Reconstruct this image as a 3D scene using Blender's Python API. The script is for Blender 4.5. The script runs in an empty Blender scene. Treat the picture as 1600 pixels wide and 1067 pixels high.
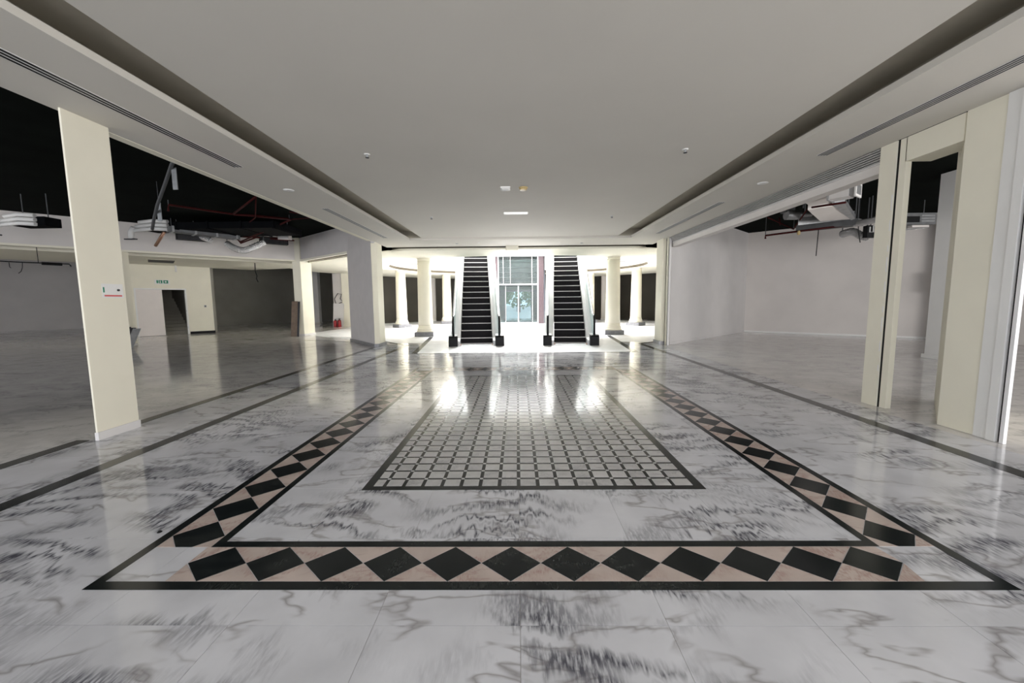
import bpy, bmesh, math, random
from mathutils import Vector, Matrix
random.seed(7)
PI = math.pi
S = bpy.context.scene
COL = S.collection
# ------------------------------------------------------------------ camera, world, lights, exposure
FPX = 620.7; CP, CY_, CR = 0.0998, 0.0140, -0.0098; CAMZ = 1.5
cf = Vector((-math.sin(CY_)*math.cos(CP), math.cos(CY_)*math.cos(CP), -math.sin(CP)))
r0 = Vector((math.cos(CY_), math.sin(CY_), 0)); u0 = r0.cross(cf)
cr = r0*math.cos(CR) + u0*math.sin(CR); cu = -r0*math.sin(CR) + u0*math.cos(CR)
cd = bpy.data.cameras.new('camera'); cam = bpy.data.objects.new('camera', cd); COL.objects.link(cam)
m3 = Matrix((cr, cu, -cf)).transposed()
cam.matrix_world = Matrix.Translation((0, 0, CAMZ)) @ m3.to_4x4()
cd.sensor_width = 36; cd.lens = FPX/1600*36; cd.clip_start = 0.02; cd.clip_end = 400
S.camera = cam
def at(x, y, Y):
    """a measured picture position turned into a point standing at depth Y"""
    v = cr*((x-800)/FPX) - cu*((y-533.5)/FPX) + cf
    return Vector((0, 0, CAMZ)) + v*(Y/v.y)
def atz(x, y, z):
    v = cr*((x-800)/FPX) - cu*((y-533.5)/FPX) + cf
    return Vector((0, 0, CAMZ)) + v*((z-CAMZ)/v.z)

w = bpy.data.worlds.new('world'); S.world = w; w.use_nodes = True
bgn = w.node_tree.nodes['Background']; bgn.inputs[0].default_value = (.78, .88, 1, 1); bgn.inputs[1].default_value = 1.7
S.view_settings.view_transform = 'Standard'; S.view_settings.look = 'None'
S.view_settings.gamma = 1; S.view_settings.use_curve_mapping = False; S.view_settings.exposure = 0.0
def area(name, loc, rot, sx, sy, power, col):
    l = bpy.data.lights.new(name, 'AREA'); l.shape = 'RECTANGLE'; l.size = sx; l.size_y = sy; l.energy = power; l.color = col
    o = bpy.data.objects.new(name, l); COL.objects.link(o); o.location = loc; o.rotation_euler = rot
    return o
# skylight of the stair well, and the daylight of the glazed front behind the photographer; the other area lights are added fill
sky = area('skylight_daylight', (0, 22.3, 8.6), (0, 0, 0), 8, 8.8, 2300, (1, .99, .96))
area('atrium_fill_light', (0, 26.5, 7.7), (math.radians(52), 0, PI), 7.5, 2.0, 10000, (1, .99, .96))  # added fill without a known source, brightens the floor before the escalators
area('street_front_daylight', (0, -9.5, 1.8), (PI/2, 0, 0), 13, 3.2, 470, (.95, .95, 1))
area('left_unit_fill', (-13, -10, 2.2), (PI/2, 0, 0), 12, 3.2, 850, (1, .96, .93))  # added fill lifting the left unit, no opening known there
area('right_unit_fill', (10.5, -7.5, 2.2), (PI/2, 0, 0), 8, 3.2, 1250, (1, .96, .92))  # added fill for the right unit and the near left pillar
area('left_mall_fill', (-29, 6, 2.2), (0, -PI/2, 0), 3, 8, 600, (1, .96, .92))  # invented fill that lifts the service door wall
area('right_side_fill', (16.0, 1.6, 2.2), (0, PI/2, 0), 3, 5, 560, (1, .95, .9))  # added fill thrown across the hall onto the near left pillar

# ------------------------------------------------------------------ materials
def new_mat(name):
    m = bpy.data.materials.new(name); m.use_nodes = True
    return m, m.node_tree.nodes, m.node_tree.links, m.node_tree.nodes['Principled BSDF']
def mat(name, col, rough=.6, metal=0, var=.06, scale=3, bump=0, spec=.5):
    m, n, l, p = new_mat(name)
    geo = n.new('ShaderNodeNewGeometry')
    no = n.new('ShaderNodeTexNoise'); no.inputs['Scale'].default_value = scale; no.inputs['Detail'].default_value = 5
    l.new(geo.outputs['Position'], no.inputs['Vector'])
    cr_ = n.new('ShaderNodeValToRGB'); e = cr_.color_ramp.elements
    e[0].position = .3; e[1].position = .7
    e[0].color = tuple(c*(1-var) for c in col)+(1,); e[1].color = tuple(min(1, c*(1+var)) for c in col)+(1,)
    l.new(no.outputs[0], cr_.inputs[0]); l.new(cr_.outputs[0], p.inputs['Base Color'])
    p.inputs['Roughness'].default_value = rough; p.inputs['Metallic'].default_value = metal
    p.inputs['Specular IOR Level'].default_value = spec
    if bump:
        b = n.new('ShaderNodeBump'); b.inputs['Strength'].default_value = bump; b.inputs['Distance'].default_value = .02
        n2 = n.new('ShaderNodeTexNoise'); n2.inputs['Scale'].default_value = scale*12
        l.new(geo.outputs['Position'], n2.inputs['Vector']); l.new(n2.outputs[0], b.inputs['Height']); l.new(b.outputs[0], p.inputs['Normal'])
    return m
def marble(name, base, vein, vein2, per_object=True, amount=1.0, rough=.08, sc=1.0, stretch=.30):
    m, n, l, p = new_mat(name)
    def math_(op, a, b=None, c=None):
        q = n.new('ShaderNodeMath'); q.operation = op
        for i, v in enumerate((a, b, c)):
            if v is None: continue
            if hasattr(v, 'node'): l.new(v, q.inputs[i])
            else: q.inputs[i].default_value = v
        return q.outputs[0]
    geo = n.new('ShaderNodeNewGeometry'); sep = n.new('ShaderNodeSeparateXYZ'); l.new(geo.outputs['Position'], sep.inputs[0])
    oi = n.new('ShaderNodeObjectInfo')
    rnd = math_('MULTIPLY', oi.outputs['Random'], .10 if per_object == 1 else 37.0 if per_object else 0.0)
    def noise(x, y, scale, detail=2, w_=0.0, rough_=.5):
        cmb = n.new('ShaderNodeCombineXYZ')
        for i, v in enumerate((x, y)):
            if hasattr(v, 'node'): l.new(v, cmb.inputs[i])
            else: cmb.inputs[i].default_value = v
        zz = math_('ADD', rnd, w_); l.new(zz, cmb.inputs[2])
        t = n.new('ShaderNodeTexNoise'); t.inputs['Scale'].default_value = scale; t.inputs['Detail'].default_value = detail; t.inputs['Roughness'].default_value = rough_
        l.new(cmb.outputs[0], t.inputs['Vector']); return t.outputs[0]
    X, Y = sep.outputs[0], sep.outputs[1]
    # jagged saw like veins: the height of the vein line jumps quickly along x
    jag = math_('MULTIPLY', math_('SUBTRACT', noise(X, math_('MULTIPLY', Y, .2), 24*sc, 1, 3.3), .5), math_('MULTIPLY', math_('ADD', noise(X, Y, 1.6*sc, 1, 77.0), -.22), .85/sc))
    warp = math_('MULTIPLY', math_('SUBTRACT', noise(X, Y, 1.1*sc, 2, 8.1), .5), .62/sc)
    y2 = math_('ADD', math_('ADD', Y, jag), warp)
    v = noise(math_('MULTIPLY', X, stretch), y2, 1.9*sc, 1.5, 0)
    def ridge(v_, K, c0=.5): return math_('MAXIMUM', math_('SUBTRACT', 1.0, math_('MULTIPLY', math_('ABSOLUTE', math_('SUBTRACT', v_, c0)), K)), 0.0)
    r1 = math_('MAXIMUM', ridge(v, 20, .44), math_('MAXIMUM', ridge(v, 26, .57), math_('MULTIPLY', ridge(v, 30, .65), .8)))
    msk = noise(X, Y, 1.3*sc, 2, 21.0)
    mk = n.new('ShaderNodeMapRange'); l.new(msk, mk.inputs[0]); mk.inputs[1].default_value = .40; mk.inputs[2].default_value = .60
    streak = noise(math_('MULTIPLY', X, 5), Y, 16*sc, 3, 5.0)
    sk = n.new('ShaderNodeMapRange'); l.new(streak, sk.inputs[0]); sk.inputs[1].default_value = .28; sk.inputs[2].default_value = .60
    a1 = math_('MULTIPLY', math_('MULTIPLY', r1, mk.outputs[0]), sk.outputs[0])
    # fine hair veins
    v3 = noise(math_('MULTIPLY', X, .4), math_('ADD', Y, math_('MULTIPLY', warp, .7)), 3.1*sc, 4, 40.0)
    r3 = math_('MULTIPLY', math_('POWER', ridge(v3, 30), 1.6), .8)
    mk3 = n.new('ShaderNodeMapRange'); l.new(noise(X, Y, 2.2*sc, 1, 31.0), mk3.inputs[0]); mk3.inputs[1].default_value = .4; mk3.inputs[2].default_value = .52
    a3 = math_('MULTIPLY', r3, mk3.outputs[0])
    # clouds
    cl = noise(X, Y, 2.4*sc, 4, 60.0)
    rc = n.new('ShaderNodeValToRGB'); l.new(cl, rc.inputs[0]); e = rc.color_ramp.elements; e[0].position = .3; e[1].position = .7
    e[0].color = tuple(c*.86 for c in base)+(1,); e[1].color = tuple(min(1, c*1.07) for c in base)+(1,)
    m1 = n.new('ShaderNodeMixRGB'); l.new(math_('MINIMUM', math_('MULTIPLY', a3, amount), 1.0), m1.inputs[0]); l.new(rc.outputs[0], m1.inputs[1]); m1.inputs[2].default_value = vein2+(1,)
    m2 = n.new('ShaderNodeMixRGB'); l.new(math_('MINIMUM', math_('MULTIPLY', a1, 1.15*amount), 1.0), m2.inputs[0]); l.new(m1.outputs[0], m2.inputs[1]); m2.inputs[2].default_value = vein+(1,)
    l.new(m2.outputs[0], p.inputs['Base Color'])
    rr = n.new('ShaderNodeMapRange'); l.new(noise(X, Y, .9, 4, 11.0), rr.inputs[0]); rr.inputs[3].default_value = rough*.7; rr.inputs[4].default_value = rough*1.7
    l.new(rr.outputs[0], p.inputs['Roughness']); p.inputs['Specular IOR Level'].default_value = .38
    return m
M = {}
M['marble'] = marble('white veined marble', (.71, .71, .74), (.11, .11, .13), (.30, .28, .28))
M['marble_far'] = marble('white veined marble of the wide floor', (.78, .755, .74), (.26, .26, .27), (.36, .34, .33), per_object=False, amount=.5)
M['marble_cell'] = marble('small white marble tile', (.60, .59, .58), (.22, .22, .24), (.34, .33, .33), per_object=2, sc=2.2, amount=.45)
M['marble_black'] = marble('black green marble', (.010, .013, .014), (.05, .055, .05), (.03, .035, .03), amount=.5, rough=.14, sc=2)
M['marble_pink'] = marble('pink marble', (.60, .50, .45), (.42, .28, .24), (.42, .30, .26), per_object=2, amount=.9, sc=2.2, rough=.12)
M['marble_grey'] = mat('grey marble skirting', (.20, .20, .215), .3, var=.2, scale=9)
M['cream'] = mat('cream wall paint', (.82, .78, .65), .65, var=.03, scale=1.5)
M['ceil'] = mat('off white ceiling paint', (.66, .63, .57), .8, var=.02, scale=.8)
M['cove'] = mat('unpainted cove board', (.44, .40, .32), .9, var=.06)
M['recess'] = mat('shade toned recess board', (.13, .11, .08), .9, var=.05)  # shade of grooves and reveals put into the board colour
M['soffit'] = mat('cream white ceiling paint', (.80, .77, .65), .75, var=.02, scale=.8)
M['wall'] = mat('warm grey wall paint', (.68, .64, .61), .8, var=.05, scale=.9)
M['wall_pale'] = mat('pale grey plaster', (.70, .68, .67), .8, var=.04, scale=1.2)  # slightly paler and cooler than the warm grey wall paint
M['wall_dark'] = mat('grey render with room shade', (.27, .255, .215), .9, var=.1, scale=.8)  # gloom of the unlit rooms is put into this wall colour
M['wall_deep'] = mat('shop wall with painted shade', (.075, .068, .055), .9, var=.12, scale=.8)  # deeper darkness of the unlit shops painted into the wall colour
M['black'] = mat('black painted slab', (.0045, .006, .005), .95, var=.3, scale=1.5, spec=.03)
M['lilac'] = mat('lilac grey plaster', (.58, .555, .55), .8, var=.03)
M['white'] = mat('white enamel', (.83, .82, .82), .35, var=.02)
M['white_matt'] = mat('white plastic', (.80, .79, .77), .5, var=.02)
M['dark'] = mat('black plastic', (.008, .008, .009), .5, var=.2, scale=20, spec=.2)
M['charcoal'] = mat('charcoal metal', (.035, .035, .04), .4, .3, var=.2, scale=10)
M['tread'] = mat('dark ribbed tread metal', (.006, .0045, .006), .6, 0, var=.25, scale=14, spec=.2)
M['nosing'] = mat('pale step edge', (.72, .68, .66), .4, var=.03)
M['steel'] = mat('galvanised steel', (.42, .43, .44), .35, .6, var=.15, scale=9)
M['duct'] = mat('dull duct lagging', (.16, .165, .17), .6, .2, var=.15, scale=5)
M['duct_dark'] = mat('black painted duct', (.004, .0045, .0055), .8, var=.2, scale=5, spec=.05)
M['foil'] = mat('crumpled aluminium foil', (.80, .80, .80), .22, .95, var=.2, scale=25, bump=1.0)
M['red'] = mat('red sprinkler pipe paint', (.05, .007, .007), .6, var=.15, spec=.1)
M['red_bright'] = mat('red enamel', (.34, .02, .025), .35, var=.1)
M['maroon'] = mat('maroon stone', (.050, .032, .037), .4, var=.12, scale=8)
M['hose'] = mat('grey flexible conduit', (.07, .075, .08), .6, var=.1, scale=12)
M['wood'] = mat('brown board', (.17, .12, .085), .6, var=.15, scale=8)
M['door'] = mat('pale pink white door paint', (.78, .72, .68), .5, var=.02)
M['brass'] = mat('yellowed plastic', (.55, .42, .20), .45, var=.1, scale=20)
M['sign_green'] = mat('sign green', (.01, .22, .12), .5, var=.05)
M['sign_red'] = mat('sign red', (.65, .12, .12), .5, var=.05)
M['copper'] = mat('copper threaded fitting', (.35, .2, .13), .4, .5)
M['leaf'] = mat('tree leaves', (.08, .20, .09), .6, var=.5, scale=6)
M['well_dim'] = mat('dimmed upper well wall', (.16, .16, .165), .6, var=.1)  # darkened so the unseen upper well mirrors less brightly in the floor
M['paving'] = mat('pale street paving', (.82, .83, .84), .7, var=.05)
M['grey_green'] = mat('grey green reflection band', (.10, .125, .12), .5, var=.08, scale=2)
M['slate'] = mat('slate grey lobby stone', (.10, .11, .13), .3, var=.12, scale=3)
def glass(name, tint, fac):
    m, n, l, p = new_mat(name)
    tr = n.new('ShaderNodeBsdfTransparent'); tr.inputs[0].default_value = tint+(1,)
    p.inputs['Base Color'].default_value = (.85, .9, .92, 1); p.inputs['Roughness'].default_value = .05
    mx = n.new('ShaderNodeMixShader'); mx.inputs[0].default_value = fac
    l.new(tr.outputs[0], mx.inputs[1]); l.new(p.outputs[0], mx.inputs[2]); l.new(mx.outputs[0], n['Material Output'].inputs[0])
    return m
M['glass'] = glass('tinted door glass', (.80, .86, .86), .03)
M['glass_pale'] = glass('pale balustrade glass', (.86, .95, .95), .45)

# ------------------------------------------------------------------ mesh helpers
class MB:
    def __init__(s): s.v = []; s.f = []
    def add(s, vs, fs):
        o = len(s.v); s.v += [tuple(v) for v in vs]; s.f += [tuple(i+o for i in f) for f in fs]; return s
    def box(s, x0, x1, y0, y1, z0, z1):
        return s.prism([(x0, y0), (x1, y0), (x1, y1), (x0, y1)], z0, z1)
    def prism(s, poly, z0, z1):
        k = len(poly)
        a = sum(poly[i][0]*poly[(i+1) % k][1]-poly[(i+1) % k][0]*poly[i][1] for i in range(k))
        if a < 0: poly = poly[::-1]
        vs = [(x, y, z0) for x, y in poly]+[(x, y, z1) for x, y in poly]
        fs = [tuple(range(k))[::-1], tuple(range(k, 2*k))]+[(i, (i+1) % k, k+(i+1) % k, k+i) for i in range(k)]
        return s.add(vs, fs)
    def wall(s, a, b, t, z0, z1):          # vertical slab from a to b, thickness t to the left of a->b
        a = Vector(a); b = Vector(b); d = (b-a).normalized(); nrm = Vector((-d.y, d.x))*t
        return s.prism([tuple(a), tuple(b), tuple(b+nrm), tuple(a+nrm)], z0, z1)
    def xsec(s, pts, x0, x1):              # polygon in YZ extruded along X
        k = len(pts); vs = [(x0, y, z) for y, z in pts]+[(x1, y, z) for y, z in pts]
        return s.add(vs, [tuple(range(k)), tuple(range(k, 2*k))[::-1]]+[(i, k+i, k+(i+1) % k, (i+1) % k) for i in range(k)])
    def tube(s, pts, r, seg=10, cap=True):
        pts = [Vector(p) for p in pts]; n = len(pts); rs = r if isinstance(r, (list, tuple)) else [r]*n
        vs = []; up = None
        for i, p in enumerate(pts):
            d = (pts[min(i+1, n-1)]-pts[max(i-1, 0)]).normalized()
            if up is None:
                up = Vector((0, 0, 1)) if abs(d.z) < .9 else Vector((1, 0, 0))
            a = d.cross(up).normalized(); b = a.cross(d).normalized(); up = b
            for k in range(seg):
                t = 2*PI*k/seg; vs.append(p+a*math.cos(t)*rs[i]+b*math.sin(t)*rs[i])
        fs = [(i*seg+k, i*seg+(k+1) % seg, (i+1)*seg+(k+1) % seg, (i+1)*seg+k) for i in range(n-1) for k in range(seg)]
        if cap: fs += [tuple(range(seg))[::-1], tuple(range((n-1)*seg, n*seg))]
        return s.add(vs, fs)
    def lathe(s, prof, seg=32, c=(0, 0)):
        vs = []; n = len(prof)
        for r, z in prof:
            for k in range(seg):
                t = 2*PI*k/seg; vs.append((c[0]+r*math.cos(t), c[1]+r*math.sin(t), z))
        fs = [(i*seg+k, i*seg+(k+1) % seg, (i+1)*seg+(k+1) % seg, (i+1)*seg+k) for i in range(n-1) for k in range(seg)]
        fs += [tuple(range(seg))[::-1], tuple(range((n-1)*seg, n*seg))]
        return s.add(vs, fs)
    def mesh(s, name, m, smooth=False):
        me = bpy.data.meshes.new(name); me.from_pydata(s.v, [], s.f); me.update()
        if m: me.materials.append(m)
        if smooth:
            for p in me.polygons: p.use_smooth = len(p.vertices) < 6
        bm = bmesh.new(); bm.from_mesh(me); bmesh.ops.recalc_face_normals(bm, faces=bm.faces); bm.to_mesh(me); bm.free()
        return me
    def build(s, name, m, parent=None, smooth=False, bevel=0):
        o = bpy.data.objects.new(name, s.mesh(name, m, smooth)); COL.objects.link(o)
        if parent: o.parent = parent
        if bevel:
            b = o.modifiers.new('bevel', 'BEVEL'); b.width = bevel; b.segments = 2; b.limit_method = 'ANGLE'
        return o
def empty(name, label, cat, loc=(0, 0, 0), rz=0, group=None):
    o = bpy.data.objects.new(name, None); COL.objects.link(o); o.location = loc; o.rotation_euler = (0, 0, rz)
    return tag(o, label, cat, group)
def tag(o, label, cat, group=None):
    o['label'] = label; o['category'] = cat
    if group: o['group'] = group
    return o
def struct(o):
    o['kind'] = 'structure'; return o
def B(*a): return MB().box(*a)

ZS = 3.54           # soffit of the hall
ZD = 4.5            # black slab of the shop units
XL, XR = -4.80, 4.98
ZR = 3.44           # soffit of the round hall
ZL = 3.5            # soffit edge of the mall corridor on the left
# ------------------------------------------------------------------ floor
floor = struct(B(-34, 22, -6, 35.5, -.12, -.003).build('floor', M['marble_far']))
def child(mesh, name, loc=(0, 0, 0)):
    o = bpy.data.objects.new(name, mesh); COL.objects.link(o); o.parent = floor; o.location = loc; return o
# big slabs of the hall
TS = .686
slab = B(.0012, TS-.0012, .0012, TS-.0012, -.0035, 0).mesh('marble_slab', M['marble'])
nx0 = -4.80
for i in range(14):
    for j in range(21):
        child(slab, 'marble_slab', (nx0+i*TS, -.35+j*TS, 0))
def strip(poly, name='black_strip'):
    o = MB().prism(poly, -.003, .0014).build(name, M['marble_black'], floor); return o
def band(a, b, w_, name='black_strip'):
    a = Vector(a); b = Vector(b); d = (b-a).normalized(); n_ = Vector((-d.y, d.x))*w_/2
    return strip([tuple(a+n_), tuple(b+n_), tuple(b-n_), tuple(a-n_)], name)
def rect_frame(x0, x1, y0, y1, w_):
    for q in (([x0, y0], [x1, y0], [x1-w_, y0+w_], [x0+w_, y0+w_]), ([x1, y0], [x1, y1], [x1-w_, y1-w_], [x1-w_, y0+w_]),
              ([x1, y1], [x0, y1], [x0+w_, y1-w_], [x1-w_, y1-w_]), ([x0, y1], [x0, y0], [x0+w_, y0+w_], [x0+w_, y1-w_])):
        strip([tuple(p) for p in q])
OX0, OX1, OY0, OY1 = -2.325, 2.58, 1.937, 9.05
IX0, IX1, IY0, IY1 = -1.915, 2.187, 2.306, 8.654
rect_frame(OX0, OX1, OY0, OY1, .062)
rect_frame(IX0, IX1, IY0, IY1, .056)
p = .3431
fy0, fy1 = OY0+.062, IY0            # front band
def tri(pts, name, m, z=.0010):
    me = MB().prism(pts, -.003, z).mesh(name, m)
    return child(me, name)
def clip_y(poly, y0, y1):
    def cl(P_, keep, yy):
        out = []
        for i in range(len(P_)):
            a, b = P_[i], P_[(i+1) % len(P_)]
            ka, kb = keep(a[1]), keep(b[1])
            if ka: out.append(a)
            if ka != kb:
                t = (yy-a[1])/(b[1]-a[1]); out.append((a[0]+t*(b[0]-a[0]), yy))
        return out
    P_ = cl(poly, lambda y: y >= y0, y0); return cl(P_, lambda y: y <= y1, y1) if P_ else P_
gap = .003
for (ya, yb) in ((fy0, fy1), (IY1, OY1-.062)):
    yc = (ya+yb)/2; h = (yb-ya)/2-gap
    for i in range(12):
        xc = -1.5918+(i-.5)*p
        hx = p/2-gap/2
        tri([(xc-hx, yc), (xc, yc-h), (xc+hx, yc), (xc, yc+h)], 'diamond_tile', M['marble_black'], .0012)
        for sy in (-1, 1):       # pink triangles right of this diamond; and half pieces at both ends
            if i < 11: tri([(xc+gap*1.5, yc+sy*h), (xc+p-gap*1.5, yc+sy*h), (xc+p/2, yc+sy*gap)], 'pink_tile', M['marble_pink'])
        if i == 0:
            for sy in (-1, 1): tri([(xc-p*.5, yc+sy*h), (xc-gap, yc+sy*h), (xc-p*.5, yc+sy*gap*2)], 'pink_tile', M['marble_pink'])
        if i == 11:
            for sy in (-1, 1): tri([(xc+p*.42, yc+sy*h), (xc+gap, yc+sy*h), (xc+p*.5, yc+sy*gap*2)], 'pink_tile', M['marble_pink'])
for (xa, xb) in ((OX0+.062, IX0), (IX1, OX1-.062)):
    xc = (xa+xb)/2; h = (xb-xa)/2-gap
    for i in range(19):
        yc = 2.5968+(i-.5)*p; hy = p/2-gap/2
        q = clip_y([(xc, yc-hy), (xc+h, yc), (xc, yc+hy), (xc-h, yc)], IY0, IY1)
        if len(q) > 2: tri(q, 'diamond_tile', M['marble_black'], .0012)
        for sx in (-1, 1):
            q = clip_y([(xc+sx*h, yc+gap*1.5), (xc+sx*h, yc+p-gap*1.5), (xc+sx*gap, yc+p/2)], IY0, IY1)
            if len(q) > 2: tri(q, 'pink_tile', M['marble_pink'])
            if i == 0:
                q = clip_y([(xc+sx*h, yc-p+gap), (xc+sx*h, yc-gap*1.5), (xc+sx*gap, yc-p/2)], IY0, IY1)
                if len(q) > 2: tri(q, 'pink_tile', M['marble_pink'])
# paler honed marble of the round hall floor
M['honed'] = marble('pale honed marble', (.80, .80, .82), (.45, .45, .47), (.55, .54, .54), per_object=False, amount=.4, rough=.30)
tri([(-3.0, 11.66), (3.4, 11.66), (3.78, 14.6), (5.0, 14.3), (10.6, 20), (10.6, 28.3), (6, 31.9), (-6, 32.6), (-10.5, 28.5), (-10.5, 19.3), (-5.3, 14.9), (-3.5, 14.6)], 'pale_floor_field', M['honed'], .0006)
# the chequered carpet of small tiles
GX0, GX1, GY0, GY1 = -1.269, 1.495, 3.05, 8.012
MB().box(GX0, GX1, GY0, GY1, -.003, .0008).build('black_grid', M['marble_black'], floor)
g = .1577; bw = .031
xe = [GX0+.075] + [v for i in range(16) for v in (-1.1048+i*g-bw/2, -1.1048+i*g+bw/2)] + [GX1-.078]
ye = [GY0+.068] + [v for i in range(30) for v in (3.2527+i*g-bw/2, 3.2527+i*g+bw/2)] + [GY1-.07]
rest = MB(); cellmesh = {}
for j in range(31):
    for i in range(17):
        xa, xb, ya, yb = xe[2*i], xe[2*i+1], ye[2*j], ye[2*j+1]
        if j < 17:
            key = (round(xb-xa, 3), round(yb-ya, 3))
            if key not in cellmesh: cellmesh[key] = B(0, xb-xa, 0, yb-ya, -.002, .0016).mesh('marble_tile', M['marble_cell'])
            child(cellmesh[key], 'marble_tile', (xa, ya, 0))
        else: rest.box(xa, xb, ya, yb, -.002, .0016)
o = rest.build('far_marble_tiles', M['marble_cell'], floor); o['kind'] = 'stuff'
sq = MB()
for i in range(16):
    for j in range(30):
        sq.box(xe[2*i+1]+.002, xe[2*i+2]-.002, ye[2*j+1]+.002, ye[2*j+2]-.002, -.002, .0016)
o = sq.build('white_inlay_squares', M['marble_cell'], floor); o['kind'] = 'stuff'
# long dark lines
band((-3.89, -3), (-3.89, 13.95), .15); band((-3.87, 13.9), (-5.3, 15.45), .12)
band((4.28, -3), (4.28, 13.9), .16); band((4.27, 13.85), (5.3, 14.75), .12)
band((-4.88, -3), (-4.88, 4.26), .15); band((-4.88, 4.76), (-4.88, 13.3), .15)
band((-3.06, 11.62), (3.46, 11.62), .11); band((-3.06, 11.6), (-3.75, 17.2), .17); band((3.46, 11.6), (3.95, 17.2), .17)
band((-5.6, 16.4), (-8.4, 17.6), .12); band((-5.2, 14.9), (-8.8, 16.3), .1)

# ------------------------------------------------------------------ ceilings of the hall
YF = 13.27; SE = 14.9
SXL, SXR = -3.52, 3.72; PXL, PXR = -3.11, 3.29
c = MB()
c.box(XL, SXL, -6, SE, ZS, ZS+.07); c.box(SXR, XR, -6, SE, ZS, ZS+.07); c.box(SXL, SXR, YF, SE, ZS, ZS+.07)
struct(c.build('ceiling', M['ceil']))
c = MB(); c.box(PXL, PXR, -6, YF, 3.60, 3.66)
struct(c.build('ceiling', M['ceil']))
c = MB()   # cove above the two long slots
for x0, x1 in ((SXL-.30, PXL+.2), (PXR-.2, SXR+.30)):
    c.box(x0, x1, -6, YF-.12, 3.80, 3.84)
c.box(SXL-.33, SXL-.30, -6, YF-.1, ZS+.07, 3.84); c.box(SXR+.30, SXR+.33, -6, YF-.1, ZS+.07, 3.84)
c.box(SXL-.33, PXL, YF-.14, YF, ZS+.07, 3.84); c.box(PXR, SXR+.33, YF-.14, YF, ZS+.07, 3.84)
struct(c.build('trim_1', M['cove']))
# thin edging along the shop side of the left soffit and the bulkheads above it
struct(B(XL-.13, XL, 4.76, 13.3, ZS-.005, ZS+.07).build('trim_2', M['cream']))
struct(B(XL-.12, XL, -6, 13.4, ZS+.07, ZD).build('wall_left', M['wall']))
struct(B(XR, XR+.1, -6, 13.4, ZS+.07, ZD).build('wall_right', M['wall']))

# the step to the round hall: cream fascia with rounded corners
SX0, SX1 = -4.87, 5.0
c = MB(); pts = []
def arc_edge(off, rr=.75):
    out = []
    x0, x1, y = SX0, SX1, SE+off
    for k in range(9):
        t = PI/2*k/8; out.append((x0+rr-rr*math.cos(t)+0, y+rr*0.9-rr*.9*math.sin(t)))
    for k in range(9):
        t = PI/2*k/8; out.append((x1-rr+rr*math.sin(t), y+rr*.9-rr*.9*math.cos(t)))
    return out
e0 = arc_edge(.12); e1 = arc_edge(.2)
vs = [(x, y, ZR) for x, y in e0]+[(x, y, 3.505) for x, y in e0]+[(x, y, ZR) for x, y in e1]+[(x, y, 3.505) for x, y in e1]
k = len(e0); fs = []
for i in range(k-1):
    fs += [(i, i+1, k+i+1, k+i), (2*k+i, 3*k+i, 3*k+i+1, 2*k+i+1), (i, 2*k+i, 2*k+i+1, i+1), (k+i, k+i+1, 3*k+i+1, 3*k+i)]
c.add(vs, fs)
struct(c.build('trim_3', M['soffit']))
m_ = MB(); m_.add([(x, y+.06, z) for z in (3.50, ZS+.12) for x, y in e1], [(i, i+1, k+i+1, k+i) for i in range(k-1)]); struct(m_.build('trim_13', M['recess']))  # dark strip added to paint the shade line above the fascia
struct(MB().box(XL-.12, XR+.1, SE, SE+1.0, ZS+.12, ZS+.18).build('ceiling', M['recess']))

# ------------------------------------------------------------------ round hall ceiling
CX, CYR = 0.05, 22.8
def ell(a, b, n_=2.0, N=96, cy=22.8):
    out = []
    for k in range(N):
        t = 2*PI*k/N; cx, sy = math.cos(t), math.sin(t)
        out.append((CX+a*math.copysign(abs(cx)**(2/n_), cx), cy+b*math.copysign(abs(sy)**(2/n_), sy)))
    return out
def polyhit(poly, ang):
    d = Vector((math.cos(ang), math.sin(ang))); o_ = Vector((CX, CYR)); best = None
    for i in range(len(poly)):
        a = Vector(poly[i]); b = Vector(poly[(i+1) % len(poly)]); e_ = b-a
        den = d.x*e_.y-d.y*e_.x
        if abs(den) < 1e-9: continue
        t = ((a.x-o_.x)*e_.y-(a.y-o_.y)*e_.x)/den; s_ = ((a.x-o_.x)*d.y-(a.y-o_.y)*d.x)/den
        if t > 0 and -1e-6 <= s_ <= 1+1e-6 and (best is None or t > best): best = t
    return tuple(o_+d*best)
def ring(inner, outer, z0, z1, cut=0):
    N = len(inner); m_ = MB()
    vs = [(x, y, z0) for x, y in inner]+[(x, y, z0) for x, y in outer]+[(x, y, z1) for x, y in inner]+[(x, y, z1) for x, y in outer]
    fs = []
    for i in range(N):
        j = (i+1) % N
        if cut and inner[i][1] > CYR and abs(inner[i][0]-.08) < cut and abs(inner[j][0]-.08) < cut: continue
        fs += [(i, N+i, N+j, j), (2*N+i, 2*N+j, 3*N+j, 3*N+i), (i, j, 2*N+j, 2*N+i), (N+i, 3*N+i, 3*N+j, N+j)]
    return m_.add(vs, fs)
E2 = ell(7.1, 5.75)
E1 = ell(4.4, 4.65, 4.0, 96, 22.3)
E1o = ell(4.52, 4.77, 4.0, 96, 22.3)
# outer outline of the round hall soffit: shop fronts at 45 degrees, step edge at the near side
outline = [(SX0, SE+.2), (SX1, SE+.2), (6.3, 15.9), (9.0, 18.4), (10.8, 21.0), (10.8, 28.3), (6.3, 31.9), (2.0, 33.2), (-2.0, 33.2), (-6.0, 33.1), (-10.6, 28.7), (-12.5, 24.5), (-12.5, 21.0), (-9.75, 18.95), (-6.15, 16.1)]
# keep it star shaped seen from the centre
outp = []
for x, y in E2:
    outp.append(polyhit(outline, math.atan2(y-CYR, x-CX)))
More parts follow.
